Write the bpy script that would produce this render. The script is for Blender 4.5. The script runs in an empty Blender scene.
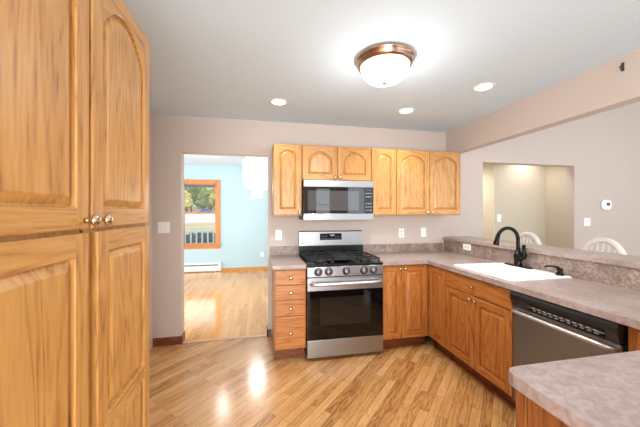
import bpy, bmesh, math, random
from mathutils import Vector, Matrix, noise
random.seed(7)
S = bpy.context.scene
C = S.collection
PI = math.pi

# ------------------------------------------------------------ camera, world, sun, exposure
cd = bpy.data.cameras.new('camera'); cam = bpy.data.objects.new('camera', cd); C.objects.link(cam)
cam.location = (0, -3.305, 1.4054)
cam.rotation_euler = (PI/2, 0, -0.2014)
cd.sensor_width = 36; cd.lens = 287.44/640*36; cd.shift_y = -1.24/640
cd.clip_start = 0.02; cd.clip_end = 500
S.camera = cam
S.view_settings.view_transform = 'Standard'; S.view_settings.look = 'None'
S.view_settings.gamma = 1; S.view_settings.use_curve_mapping = False
S.view_settings.exposure = 0.13
w = bpy.data.worlds.new('world'); S.world = w; w.use_nodes = True
bg = w.node_tree.nodes['Background']; bg.inputs[0].default_value = (0.86, 0.93, 1.0, 1); bg.inputs[1].default_value = 2.5
sd = bpy.data.lights.new('sun', 'SUN'); sd.energy = 1.0; sd.angle = 0.02; sd.color = (1, .95, .86)
sun = bpy.data.objects.new('sun', sd); C.objects.link(sun); sun.rotation_euler = (math.radians(32), 0, math.radians(-25))

CEIL = 2.436
def area_fill(name, loc, rot, sx, sy, power, col):
    l = bpy.data.lights.new(name, 'AREA'); l.shape = 'RECTANGLE'; l.size = sx; l.size_y = sy; l.energy = power; l.color = col
    o = bpy.data.objects.new(name, l); C.objects.link(o); o.location = loc; o.rotation_euler = rot
    return o
# daylight stand-ins added behind the unseen patio door and beside the blue room
area_fill('rear_fill_light', (-.1, -5.6, 1.1), (PI/2, 0, 0), 1.8, 2.0, 155, (.97, .98, 1))
area_fill('blue_room_fill_light', (-3.5, 2.0, 1.3), (PI/2, 0, -PI/2), 3.0, 2.0, 13, (.95, .98, 1))
# ------------------------------------------------------------ materials
def srgb(r, g, b):
    f = lambda c: (c/255/12.92) if c/255 <= .04045 else ((c/255+.055)/1.055)**2.4
    return (f(r), f(g), f(b), 1)
def new_mat(name):
    m = bpy.data.materials.new(name); m.use_nodes = True
    nt = m.node_tree; return m, nt, nt.nodes['Principled BSDF']
def plain(name, col, rough=.5, metal=0., bump=0., bscale=60., spec=None, coat=0., emit=None, es=1.):
    m, nt, b = new_mat(name)
    b.inputs['Base Color'].default_value = col; b.inputs['Roughness'].default_value = rough; b.inputs['Metallic'].default_value = metal
    if spec is not None: b.inputs['Specular IOR Level'].default_value = spec
    b.inputs['Coat Weight'].default_value = coat; b.inputs['Coat Roughness'].default_value = .1
    if emit: b.inputs['Emission Color'].default_value = emit; b.inputs['Emission Strength'].default_value = es
    tc = nt.nodes.new('ShaderNodeTexCoord'); n = nt.nodes.new('ShaderNodeTexNoise'); n.inputs['Scale'].default_value = bscale
    nt.links.new(tc.outputs['Object'], n.inputs['Vector'])
    if bump:
        bp = nt.nodes.new('ShaderNodeBump'); bp.inputs['Strength'].default_value = bump; bp.inputs['Distance'].default_value = .002
        nt.links.new(n.outputs['Fac'], bp.inputs['Height']); nt.links.new(bp.outputs['Normal'], b.inputs['Normal'])
    return m
def ramp(nt, stops):
    r = nt.nodes.new('ShaderNodeValToRGB'); e = r.color_ramp.elements
    while len(e) < len(stops): e.new(.5)
    for i, (p, c) in enumerate(stops): e[i].position = p; e[i].color = c
    return r
def wood(name, dark, mid, light, axis='z', rough=.38, scale=1., coat=.25):
    m, nt, b = new_mat(name); L = nt.links.new
    tc = nt.nodes.new('ShaderNodeTexCoord'); oi = nt.nodes.new('ShaderNodeObjectInfo')
    mp = nt.nodes.new('ShaderNodeMapping')
    long_, across = .8*scale, 8*scale
    mp.inputs['Scale'].default_value = {'x': (long_, across, across), 'y': (across, long_, across), 'z': (across, across, long_)}[axis]
    L(tc.outputs['Object'], mp.inputs['Vector'])
    off = nt.nodes.new('ShaderNodeVectorMath'); off.operation = 'MULTIPLY_ADD'
    cmb = nt.nodes.new('ShaderNodeCombineXYZ')
    for i in range(3): L(oi.outputs['Random'], cmb.inputs[i])
    off.inputs[1].default_value = (37, 53, 71); L(cmb.outputs[0], off.inputs[0]); L(mp.outputs[0], off.inputs[2])
    n1 = nt.nodes.new('ShaderNodeTexNoise'); n1.inputs['Scale'].default_value = 1.0; n1.inputs['Detail'].default_value = 3; n1.inputs['Distortion'].default_value = .6
    L(off.outputs[0], n1.inputs['Vector'])
    mul = nt.nodes.new('ShaderNodeMath'); mul.operation = 'MULTIPLY'; mul.inputs[1].default_value = 11.0; L(n1.outputs['Fac'], mul.inputs[0])
    fr = nt.nodes.new('ShaderNodeMath'); fr.operation = 'PINGPONG'; fr.inputs[1].default_value = .5; L(mul.outputs[0], fr.inputs[0])
    n2 = nt.nodes.new('ShaderNodeTexNoise'); n2.inputs['Scale'].default_value = 14; n2.inputs['Detail'].default_value = 4
    L(off.outputs[0], n2.inputs['Vector'])
    a = nt.nodes.new('ShaderNodeMath'); a.operation = 'MULTIPLY_ADD'; a.inputs[1].default_value = .75; L(fr.outputs[0], a.inputs[0])
    a2 = nt.nodes.new('ShaderNodeMath'); a2.operation = 'MULTIPLY'; a2.inputs[1].default_value = .7; L(n2.outputs['Fac'], a2.inputs[0]); L(a2.outputs[0], a.inputs[2])
    r = ramp(nt, [(.22, dark), (.42, mid), (.75, light)]); L(a.outputs[0], r.inputs[0])
    L(r.outputs[0], b.inputs['Base Color'])
    b.inputs['Roughness'].default_value = rough; b.inputs['Coat Weight'].default_value = coat; b.inputs['Coat Roughness'].default_value = .25
    bp = nt.nodes.new('ShaderNodeBump'); bp.inputs['Strength'].default_value = .12; bp.inputs['Distance'].default_value = .002
    L(n2.outputs['Fac'], bp.inputs['Height']); L(bp.outputs['Normal'], b.inputs['Normal'])
    return m
def planks(name, angle, cols, rough=.2):
    """strip flooring: planks run along local x after rotating the ground plane by angle"""
    m, nt, b = new_mat(name); L = nt.links.new
    tc = nt.nodes.new('ShaderNodeTexCoord'); mp = nt.nodes.new('ShaderNodeMapping')
    mp.inputs['Rotation'].default_value = (0, 0, -angle); L(tc.outputs['Object'], mp.inputs['Vector'])
    br = nt.nodes.new('ShaderNodeTexBrick'); br.inputs['Scale'].default_value = 1
    br.inputs['Brick Width'].default_value = .62; br.inputs['Row Height'].default_value = .062; br.inputs['Mortar Size'].default_value = .0012
    br.inputs['Mortar Smooth'].default_value = .2; br.inputs['Bias'].default_value = 0; br.offset = .37; br.offset_frequency = 2
    br.inputs['Color1'].default_value = (0, 0, 0, 1); br.inputs['Color2'].default_value = (1, 1, 1, 1); br.inputs['Mortar'].default_value = (.5, .5, .5, 1)
    L(mp.outputs[0], br.inputs['Vector'])
    mp2 = nt.nodes.new('ShaderNodeMapping'); mp2.inputs['Scale'].default_value = (1.6, 16, 1); L(mp.outputs[0], mp2.inputs['Vector'])
    off = nt.nodes.new('ShaderNodeVectorMath'); off.operation = 'MULTIPLY_ADD'; off.inputs[1].default_value = (13, 29, 0)
    L(br.outputs['Color'], off.inputs[0]); L(mp2.outputs[0], off.inputs[2])
    n = nt.nodes.new('ShaderNodeTexNoise'); n.inputs['Scale'].default_value = 1; n.inputs['Detail'].default_value = 3; n.inputs['Distortion'].default_value = .7
    L(off.outputs[0], n.inputs['Vector'])
    mul = nt.nodes.new('ShaderNodeMath'); mul.operation = 'MULTIPLY'; mul.inputs[1].default_value = 8; L(n.outputs['Fac'], mul.inputs[0])
    pp = nt.nodes.new('ShaderNodeMath'); pp.operation = 'PINGPONG'; pp.inputs[1].default_value = .5; L(mul.outputs[0], pp.inputs[0])
    s = nt.nodes.new('ShaderNodeMath'); s.operation = 'MULTIPLY_ADD'; s.inputs[1].default_value = .72; L(pp.outputs[0], s.inputs[0])
    s2 = nt.nodes.new('ShaderNodeMath'); s2.operation = 'MULTIPLY'; s2.inputs[1].default_value = .55; L(br.outputs['Color'], s2.inputs[0]); L(s2.outputs[0], s.inputs[2])
    r = ramp(nt, [(.03, cols[0]), (.32, cols[1]), (.62, cols[2]), (.95, cols[3])]); L(s.outputs[0], r.inputs[0])
    mx = nt.nodes.new('ShaderNodeMixRGB'); mx.inputs[2].default_value = cols[4]; L(br.outputs['Fac'], mx.inputs[0]); L(r.outputs[0], mx.inputs[1])
    L(mx.outputs[0], b.inputs['Base Color'])
    b.inputs['Roughness'].default_value = rough; b.inputs['Specular IOR Level'].default_value = .6
    bp = nt.nodes.new('ShaderNodeBump'); bp.inputs['Strength'].default_value = .15; bp.inputs['Distance'].default_value = .001
    bp.invert = True; L(br.outputs['Fac'], bp.inputs['Height']); L(bp.outputs['Normal'], b.inputs['Normal'])
    return m
def mottled(name, cols, scale, rough, big=3.):
    m, nt, b = new_mat(name); L = nt.links.new
    tc = nt.nodes.new('ShaderNodeTexCoord')
    n = nt.nodes.new('ShaderNodeTexNoise'); n.inputs['Scale'].default_value = scale; n.inputs['Detail'].default_value = 5; n.inputs['Distortion'].default_value = 1.2
    n2 = nt.nodes.new('ShaderNodeTexNoise'); n2.inputs['Scale'].default_value = big; n2.inputs['Detail'].default_value = 3
    L(tc.outputs['Object'], n.inputs['Vector']); L(tc.outputs['Object'], n2.inputs['Vector'])
    a = nt.nodes.new('ShaderNodeMath'); a.operation = 'MULTIPLY_ADD'; a.inputs[1].default_value = .35; L(n2.outputs['Fac'], a.inputs[0])
    a2 = nt.nodes.new('ShaderNodeMath'); a2.operation = 'MULTIPLY'; a2.inputs[1].default_value = .65; L(n.outputs['Fac'], a2.inputs[0]); L(a2.outputs[0], a.inputs[2])
    r = ramp(nt, [(.36, cols[0]), (.5, cols[1]), (.64, cols[2])]); L(a.outputs[0], r.inputs[0]); L(r.outputs[0], b.inputs['Base Color'])
    b.inputs['Roughness'].default_value = rough
    return m
def brushed(name, col, rough=.28, axis='x'):
    m, nt, b = new_mat(name); L = nt.links.new
    tc = nt.nodes.new('ShaderNodeTexCoord'); mp = nt.nodes.new('ShaderNodeMapping')
    mp.inputs['Scale'].default_value = {'x': (1.5, 200, 200), 'y': (200, 1.5, 200), 'z': (200, 200, 1.5)}[axis]; L(tc.outputs['Object'], mp.inputs['Vector'])
    n = nt.nodes.new('ShaderNodeTexNoise'); n.inputs['Scale'].default_value = 2; L(mp.outputs[0], n.inputs['Vector'])
    mr = nt.nodes.new('ShaderNodeMapRange'); mr.inputs['To Min'].default_value = rough*.75; mr.inputs['To Max'].default_value = rough*1.3
    L(n.outputs['Fac'], mr.inputs[0]); L(mr.outputs[0], b.inputs['Roughness'])
    b.inputs['Base Color'].default_value = col; b.inputs['Metallic'].default_value = 1
    return m

M = {}
M['wall'] = plain('taupe_paint', srgb(207, 194, 184), .75, bump=.08, bscale=220)
M['hall'] = plain('greige_paint', srgb(206, 196, 176), .75, bump=.08, bscale=220)
M['cream'] = plain('lit_hall_paint', srgb(228, 218, 198), .75, bump=.08, bscale=220)  # paler copy of the hall paint, carrying the light on that wall
M['blue'] = plain('pale_blue_paint', srgb(190, 217, 226), .7, bump=.08, bscale=220)
M['ceiling'] = plain('ceiling_paint', srgb(212, 230, 242), .85, bump=.1, bscale=260)
M['white'] = plain('white_enamel', srgb(238, 238, 235), .35, bump=.02)
M['plate'] = plain('white_plastic', srgb(252, 252, 250), .4, bump=.02)
M['slot'] = plain('dark_slot', srgb(60, 58, 56), .6, bump=.02)
UD, UM, UL = srgb(150, 96, 46), srgb(186, 132, 68), srgb(201, 150, 84)
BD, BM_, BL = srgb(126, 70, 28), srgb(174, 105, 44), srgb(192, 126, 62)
M['oak_z'] = wood('honey_oak_vertical', UD, UM, UL, 'z')
M['oak_x'] = wood('honey_oak_horizontal', UD, UM, UL, 'x')
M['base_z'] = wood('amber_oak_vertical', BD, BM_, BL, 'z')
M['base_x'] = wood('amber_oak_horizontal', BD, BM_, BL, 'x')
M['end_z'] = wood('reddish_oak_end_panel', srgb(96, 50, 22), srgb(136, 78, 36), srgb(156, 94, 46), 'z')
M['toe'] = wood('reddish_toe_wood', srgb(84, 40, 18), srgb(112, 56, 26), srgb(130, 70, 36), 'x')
M['cherry'] = wood('dark_cherry_baseboard', srgb(86, 38, 22), srgb(116, 56, 34), srgb(134, 70, 44), 'x')
M['pine'] = wood('orange_pine_trim', srgb(180, 108, 44), srgb(208, 138, 66), srgb(222, 156, 84), 'x')
M['pine_z'] = wood('orange_pine_casing', srgb(180, 104, 44), srgb(206, 130, 62), srgb(220, 148, 78), 'z')
FC = [srgb(140, 92, 48), srgb(186, 136, 82), srgb(203, 154, 98), srgb(216, 174, 120), srgb(104, 62, 28)]
M['floor'] = planks('diagonal_oak_strips', PI/4, FC)
M['floor2'] = planks('straight_oak_strips', PI/2, [srgb(190, 126, 64), srgb(218, 156, 88), srgb(228, 168, 98), srgb(236, 184, 116), srgb(150, 100, 58)], rough=.13)
M['thresh'] = wood('oak_threshold', srgb(170, 118, 68), srgb(192, 142, 88), srgb(204, 156, 102), 'x')
M['lam'] = mottled('mauve_laminate', [srgb(148, 129, 122), srgb(165, 147, 141), srgb(181, 165, 160)], 26, .28, 5)
M['splash'] = mottled('speckled_splash_laminate', [srgb(118, 100, 89), srgb(146, 128, 117), srgb(180, 165, 154)], 42, .35, 9)
M['steel'] = brushed('brushed_steel', srgb(168, 170, 172), .34)
M['steel_y'] = brushed('brushed_steel_dishwasher', srgb(140, 145, 150), .42, 'x')
M['bright'] = plain('polished_steel', srgb(215, 217, 220), .3, 1)
M['knobsteel'] = plain('satin_knob_steel', srgb(120, 122, 124), .35, 1)
M['blackgl'] = plain('black_glass', srgb(9, 9, 10), .03, 0, spec=.5)
M['mwdoor'] = plain('black_door_glass', srgb(14, 14, 16), .02, 0, spec=1.0)
M['mwglass'] = plain('smoked_window_mesh', srgb(70, 72, 74), .03, 0, spec=1.0)
M['ovwin'] = plain('oven_window_glass', srgb(28, 26, 24), .05, 0, spec=.5)
M['black'] = plain('black_enamel', srgb(22, 22, 23), .22, bump=.02)
M['iron'] = plain('cast_iron', srgb(26, 26, 27), .6, bump=.3, bscale=300)
M['blackpl'] = plain('black_plastic', srgb(24, 24, 26), .35, bump=.03)
M['greypl'] = plain('grey_key_plastic', srgb(150, 150, 152), .5, bump=.02)
M['ink'] = plain('pale_print', srgb(215, 215, 215), .5, bump=.01)
M['led'] = plain('display_digits', srgb(120, 190, 220), .4, emit=srgb(170, 220, 240), es=1.4)
M['brass'] = plain('aged_brass', srgb(205, 188, 155), .2, 1)
M['finial'] = plain('dark_bronze_finial', srgb(120, 92, 72), .4, .6)
M['bronze'] = plain('copper_bronze', srgb(180, 150, 128), .2, 1)
M['sink'] = plain('white_sink_enamel', srgb(252, 252, 252), .3, bump=.01)
M['faucet'] = plain('oil_rubbed_black', srgb(20, 19, 20), .2, .5, bump=.02)
M['dome'] = plain('lit_frosted_glass', srgb(250, 248, 244), .4, emit=(1, .96, .9, 1), es=2.6)
M['can'] = plain('lit_lamp_face', srgb(250, 250, 250), .4, emit=(1, .97, .92, 1), es=9)
M['crystal'] = plain('lit_capiz_glass', srgb(245, 248, 250), .2, emit=(1, .98, .95, 1), es=.6)
M['crystal2'] = plain('clear_capiz_glass', srgb(225, 236, 238), .15, emit=(.95, .98, 1, 1), es=.4)
M['chair'] = plain('cream_painted_wood', srgb(242, 238, 232), .35, bump=.02)
M['cushion'] = plain('lavender_fabric', srgb(150, 150, 200), .9, bump=.4, bscale=200)
M['leafg'] = mottled('green_foliage', [srgb(58, 78, 30), srgb(96, 112, 50), srgb(146, 152, 84)], 1.6, .8, .7)
M['leafy'] = mottled('yellow_foliage', [srgb(120, 110, 50), srgb(168, 156, 84), srgb(206, 194, 124)], 1.6, .8, .7)
M['leafr'] = mottled('red_foliage', [srgb(150, 50, 60), srgb(196, 86, 92), srgb(220, 130, 120)], 1.6, .8, .7)
M['bark'] = plain('grey_bark', srgb(96, 80, 66), .9, bump=.6, bscale=8)
M['bush'] = mottled('dark_hedge', [srgb(22, 42, 26), srgb(38, 66, 40), srgb(66, 94, 60)], 9, .8, 2)
M['lawn'] = mottled('dry_lawn', [srgb(104, 104, 62), srgb(136, 122, 86), srgb(154, 138, 102)], .5, .95, .1)
M['asphalt'] = mottled('pale_road', [srgb(138, 134, 138), srgb(156, 150, 154), srgb(172, 166, 168)], .8, .9, .2)
M['porch'] = plain('grey_porch_boards', srgb(130, 138, 146), .7, bump=.1)
M['carpaint'] = plain('blue_car_paint', srgb(46, 84, 150), .25, coat=.8)
M['tyre'] = plain('tyre_rubber', srgb(24, 24, 24), .8, bump=.1)
# clear glass pane: light passes through
def glassmat():
    m, nt, b = new_mat('window_pane_glass'); nt.nodes.remove(b)
    g = nt.nodes.new('ShaderNodeBsdfGlossy'); g.inputs['Roughness'].default_value = .02
    t = nt.nodes.new('ShaderNodeBsdfTransparent'); f = nt.nodes.new('ShaderNodeFresnel'); f.inputs['IOR'].default_value = 1.4
    mx = nt.nodes.new('ShaderNodeMixShader'); o = nt.nodes['Material Output']
    nt.links.new(f.outputs[0], mx.inputs[0]); nt.links.new(t.outputs[0], mx.inputs[1]); nt.links.new(g.outputs[0], mx.inputs[2]); nt.links.new(mx.outputs[0], o.inputs[0])
    return m
M['glass'] = glassmat()

# ------------------------------------------------------------ mesh helpers
class MB:
    def __init__(s): s.bm = bmesh.new(); s.mi = 0
    def mat(s, i): s.mi = i; return s
    def _fin(s, faces, smooth=False):
        for f in faces: f.material_index = s.mi; f.smooth = smooth
    def box(s, a, b, bev=0.):
        x0, x1 = sorted((a[0], b[0])); y0, y1 = sorted((a[1], b[1])); z0, z1 = sorted((a[2], b[2]))
        vs = [s.bm.verts.new((x, y, z)) for x in (x0, x1) for y in (y0, y1) for z in (z0, z1)]
        idx = [(0, 1, 3, 2), (4, 6, 7, 5), (0, 4, 5, 1), (2, 3, 7, 6), (0, 2, 6, 4), (1, 5, 7, 3)]
        fs = [s.bm.faces.new([vs[i] for i in q]) for q in idx]; s._fin(fs)
        if bev:
            es = list({e for f in fs for e in f.edges})
            r = bmesh.ops.bevel(s.bm, geom=es, offset=bev, segments=2, affect='EDGES', profile=.6, clamp_overlap=True)
            s._fin(r['faces'])
        return s
    def lathe(s, prof, axis='z', c=(0, 0, 0), n=24, smooth=True, cap=True):
        """prof: list of (radius, height) ; revolved about axis through c"""
        def P(r, h, a):
            u, v = r*math.cos(a), r*math.sin(a)
            p = {'z': (u, v, h), 'x': (h, u, v), 'y': (v, h, u), '-y': (u, -h, v), '-x': (-h, v, u), '-z': (v, u, -h)}[axis]
            return (p[0]+c[0], p[1]+c[1], p[2]+c[2])
        rings = []
        for r, h in prof:
            if r < 1e-6: rings.append([s.bm.verts.new(P(0, h, 0))])
            else: rings.append([s.bm.verts.new(P(r, h, 2*PI*k/n)) for k in range(n)])
        fs = []
        for A, B in zip(rings, rings[1:]):
            for k in range(n):
                k2 = (k+1) % n
                if len(A) == 1 and len(B) == 1: continue
                if len(A) == 1: q = [A[0], B[k2], B[k]]
                elif len(B) == 1: q = [A[k], A[k2], B[0]]
                else: q = [A[k], A[k2], B[k2], B[k]]
                try: fs.append(s.bm.faces.new(q))
                except ValueError: pass
        for R in (rings[0], rings[-1]):
            if len(R) > 1 and cap:
                fs.append(s.bm.faces.new(R))
        s._fin(fs, smooth)
        return s
    def tube(s, pts, rad, n=10, smooth=True, caps=True):
        pts = [Vector(p) for p in pts]
        rads = rad if isinstance(rad, (list, tuple)) else [rad]*len(pts)
        rings = []; up = None
        for i, p in enumerate(pts):
            t = (pts[min(i+1, len(pts)-1)]-pts[max(i-1, 0)]).normalized()
            if up is None:
                up = Vector((0, 0, 1)) if abs(t.z) < .9 else Vector((1, 0, 0))
            u = (up - t*up.dot(t)).normalized(); v = t.cross(u); up = u
            rings.append([s.bm.verts.new(p+(u*math.cos(2*PI*k/n)+v*math.sin(2*PI*k/n))*rads[i]) for k in range(n)])
        fs = []
        for A, B in zip(rings, rings[1:]):
            for k in range(n): fs.append(s.bm.faces.new([A[k], A[(k+1) % n], B[(k+1) % n], B[k]]))
        if caps: fs.append(s.bm.faces.new(rings[0][::-1])); fs.append(s.bm.faces.new(rings[-1]))
        s._fin(fs, smooth); return s
    def prism(s, poly, z0, z1, axis='z', bev=0.):
        def P(a, b, h): return {'z': (a, b, h), 'y': (a, h, b), 'x': (h, a, b)}[axis]
        A = [s.bm.verts.new(P(a, b, z0)) for a, b in poly]; B = [s.bm.verts.new(P(a, b, z1)) for a, b in poly]
        n = len(poly); fs = [s.bm.faces.new(A[::-1]), s.bm.faces.new(B)]
        for k in range(n): fs.append(s.bm.faces.new([A[k], A[(k+1) % n], B[(k+1) % n], B[k]]))
        s._fin(fs)
        if bev:
            es = list({e for f in fs for e in f.edges})
            r = bmesh.ops.bevel(s.bm, geom=es, offset=bev, segments=2, affect='EDGES', profile=.6, clamp_overlap=True); s._fin(r['faces'])
        return s
    def build(s, name, mats, parent=None, loc=(0, 0, 0), rz=0):
        bmesh.ops.recalc_face_normals(s.bm, faces=s.bm.faces)
        me = bpy.data.meshes.new(name); s.bm.to_mesh(me); s.bm.free()
        for m in (mats if isinstance(mats, (list, tuple)) else [mats]): me.materials.append(m)
        o = bpy.data.objects.new(name, me); C.objects.link(o); o.location = loc; o.rotation_euler = (0, 0, rz)
        if parent: o.parent = parent
        return o
def tag(o, label, cat, group=None, kind=None):
    o['label'] = label; o['category'] = cat
    if group: o['group'] = group
    if kind: o['kind'] = kind
    return o
def thing(name, label, cat, loc=(0, 0, 0), rz=0, group=None):
    o = bpy.data.objects.new(name, None); C.objects.link(o); o.location = loc; o.rotation_euler = (0, 0, rz)
    o.empty_display_size = .1
    return tag(o, label, cat, group)
def struct(o, label=None):
    o['kind'] = 'structure'
    if label: o['label'] = label
    return o
def children(o): return [c for c in bpy.data.objects if c.parent == o]
def copy_tree(o, parent=None):
    c = o.copy(); C.objects.link(c)
    if parent: c.parent = parent
    for ch in children(o): copy_tree(ch, c)
    return c
def text_mesh(body, size, mat, name, parent, loc, rot, ext=.0004):
    cu = bpy.data.curves.new(name, 'FONT'); cu.body = body; cu.size = size; cu.extrude = ext; cu.align_x = 'CENTER'; cu.align_y = 'CENTER'
    t = bpy.data.objects.new('tmp', cu); C.objects.link(t)
    dg = bpy.context.evaluated_depsgraph_get(); me = bpy.data.meshes.new_from_object(t.evaluated_get(dg))
    bpy.data.objects.remove(t); bpy.data.curves.remove(cu)
    me.transform(Matrix.Rotation(PI/2, 4, 'X'))
    o = bpy.data.objects.new(name, me); me.materials.clear(); me.materials.append(mat); C.objects.link(o); o.parent = parent; o.location = loc; o.rotation_euler = rot
    return o

# ------------------------------------------------------------ the setting
Y0 = -5.4          # rear end of the modelled rooms
XL = -1.113        # left wall face
XR = 6.6
b = MB(); b.box((XL-.1, Y0, -.1), (XR, 0.0, 0)); b.box((2.5, 0.0, -.1), (4.6, 2.2, 0)); struct(b.build('floor', M['floor']))
b = MB(); b.box((-3.4, 0.0, -.1), (2.5, 4.0, -.0)); struct(b.build('floor', M['floor2']))
b = MB(); b.box((-.84, .0, 0), (.074, .06, .006), .002); struct(b.build('trim_1', M['thresh']))
b = MB(); b.box((XL-.1, Y0, CEIL), (2.328, .12, CEIL+.1)); struct(b.build('ceiling', M['ceiling']))
b = MB(); b.box((2.328, Y0, 3.5), (XR, .12, 3.6)); b.box((2.5, .12, CEIL), (4.6, 2.2, CEIL+.1)); struct(b.build('ceiling', M['ceiling']))
b = MB(); b.box((-3.4, .12, 2.52), (2.5, 4.0, 2.62)); struct(b.build('ceiling', M['ceiling']))
b = MB()
H = CEIL
b.box((XL-.12, 0, 0), (-.84, .12, H)); b.box((-.84, 0, 2.05), (.074, .12, H)); b.box((.074, 0, 0), (2.88, .12, H))
b.box((2.88, 0, 2.072), (4.39, .12, H)); b.box((4.39, 0, 0), (XR, .12, H)); b.box((2.328, 0, H), (XR, .12, 3.5))
struct(b.build('wall_back', M['wall']))
b = MB(); b.box((XL-.12, Y0, 0), (XL, 0, H)); struct(b.build('wall_left', M['wall']))
b = MB(); b.box((XL, Y0-.1, 0), (-1.0, Y0, H)); b.box((-1.0, Y0-.1, 2.1), (1.48, Y0, H)); b.box((.85, Y0-.1, 0), (1.48, Y0, 2.1)); b.box((1.48, Y0-.1, 0), (1.93, Y0, .9)); b.box((1.48, Y0-.1, 2.1), (2.437, Y0, H)); b.box((1.93, Y0-.1, 0), (2.437, Y0, 2.1))
struct(b.build('wall_rear', M['wall']))
b = MB(); b.box((XR, Y0, 0), (XR+.1, -4.8, 3.5)); b.box((XR, -1.1, 0), (XR+.1, .12, 3.5)); b.box((XR, -4.8, 0), (XR+.1, -1.1, .6)); b.box((XR, -4.8, 2.4), (XR+.1, -1.1, 3.5))
struct(b.build('wall_dining', M['wall']))  # unseen side wall; its window opening is added and sized to admit light
b = MB()
for x_ in (1.481, 1.899): b.box((x_, Y0-.08, .901), (x_+.03, Y0-.02, 2.099))
for z_ in (.901, 1.60, 2.069): b.box((1.511, Y0-.08, z_), (1.899, Y0-.02, z_+.03))
struct(b.build('window_2', M['white']))
b = MB()
for x_ in (-.999, -.10, .79): b.box((x_, Y0-.08, .001), (x_+.058, Y0-.02, 2.099))
for z_ in (.001, 2.04): b.box((-.94, Y0-.08, z_), (.79, Y0-.02, z_+.058))
struct(b.build('added_door', M['white']))  # unseen patio door frame, added behind the camera to let light in
b = MB(); b.box((2.322, Y0+1.9, 0), (2.437, 0, 1.053)); b.box((2.328, Y0, 2.1345), (2.437, 0, 3.5)); struct(b.build('wall_right', M['wall']))
# alcove and hall seen through the dining opening
b = MB(); b.box((4.39, .12, 0), (4.5, .42, H)); b.box((3.45, .42, 0), (4.5, .5, H)); struct(b.build('wall_alcove', M['hall']))
b = MB(); b.box((3.44, .42, 0), (3.45, 1.6, H)); b.box((2.45, 1.6, 0), (3.45, 1.7, H)); b.box((2.45, .12, 0), (2.5, 1.6, H)); struct(b.build('wall_hall', M['cream']))
# blue room
wx0, wx1, wz0, wz1 = -1.80, -1.045, .64, 2.09
b = MB(); Yf = 3.9
b.box((-3.4, Yf, 0), (wx0, Yf+.14, 2.52)); b.box((wx1, Yf, 0), (2.5, Yf+.14, 2.52)); b.box((wx0, Yf, 0), (wx1, Yf+.14, wz0)); b.box((wx0, Yf, wz1), (wx1, Yf+.14, 2.52))
b.box((1.9, .12, 0), (2.0, Yf, 2.52))
struct(b.build('wall_far', M['blue']))
# baseboards
b = MB(); b.box((XL, -.016, 0), (-.826, 0, .085), .003); b.box((-.84, -.016, 0), (-.825, .12, .085), .003); struct(b.build('baseboard_back', M['cherry']))
b = MB(); b.box((.060, -.016, 0), (.076, .12, .085), .003); b.box((.060, -.016, 0), (.112, -.001, .085), .003); struct(b.build('baseboard_right', M['cherry']))
b = MB(); b.box((-.93, Yf-.016, 0), (1.9, Yf, .07), .003); struct(b.build('baseboard_far', M['pine']))
b = MB(); b.box((4.39, -.016, 0), (XR, 0, .085), .003); b.box((2.437, -.016, 0), (2.88, 0, .085), .003); struct(b.build('baseboard_dining', M['cherry']))
# window
b = MB()
cw = .085
b.box((wx0-cw, Yf-.02, wz0-.02), (wx0, Yf, wz1+cw), .003); b.box((wx1, Yf-.02, wz0-.02), (wx1+cw, Yf, wz1+cw), .003)
b.box((wx0, Yf-.02, wz1), (wx1, Yf, wz1+cw), .003)
b.box((wx0-cw, Yf-.014, wz0-.10), (wx1+cw, Yf, wz0-.02), .003)
b.box((wx0-cw-.02, Yf-.05, wz0-.025), (wx1+cw+.02, Yf+.03, wz0), .004)
for x in (wx0, wx1-.03): b.box((x, Yf, wz0), (x+.03, Yf+.09, wz1))
b.box((wx0, Yf, wz1-.03), (wx1, Yf+.09, wz1)); b.box((wx0, Yf+.03, wz0), (wx1, Yf+.09, wz0+.03))
b.box((wx0, Yf+.035, 1.37), (wx1, Yf+.08, 1.402))
win = struct(b.build('window_1', M['pine_z']))
b = MB(); b.box((wx0+.03, Yf+.055, wz0+.03), (wx1-.03, Yf+.059, wz1-.03)); b.build('window_pane', M['glass'], win)

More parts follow.
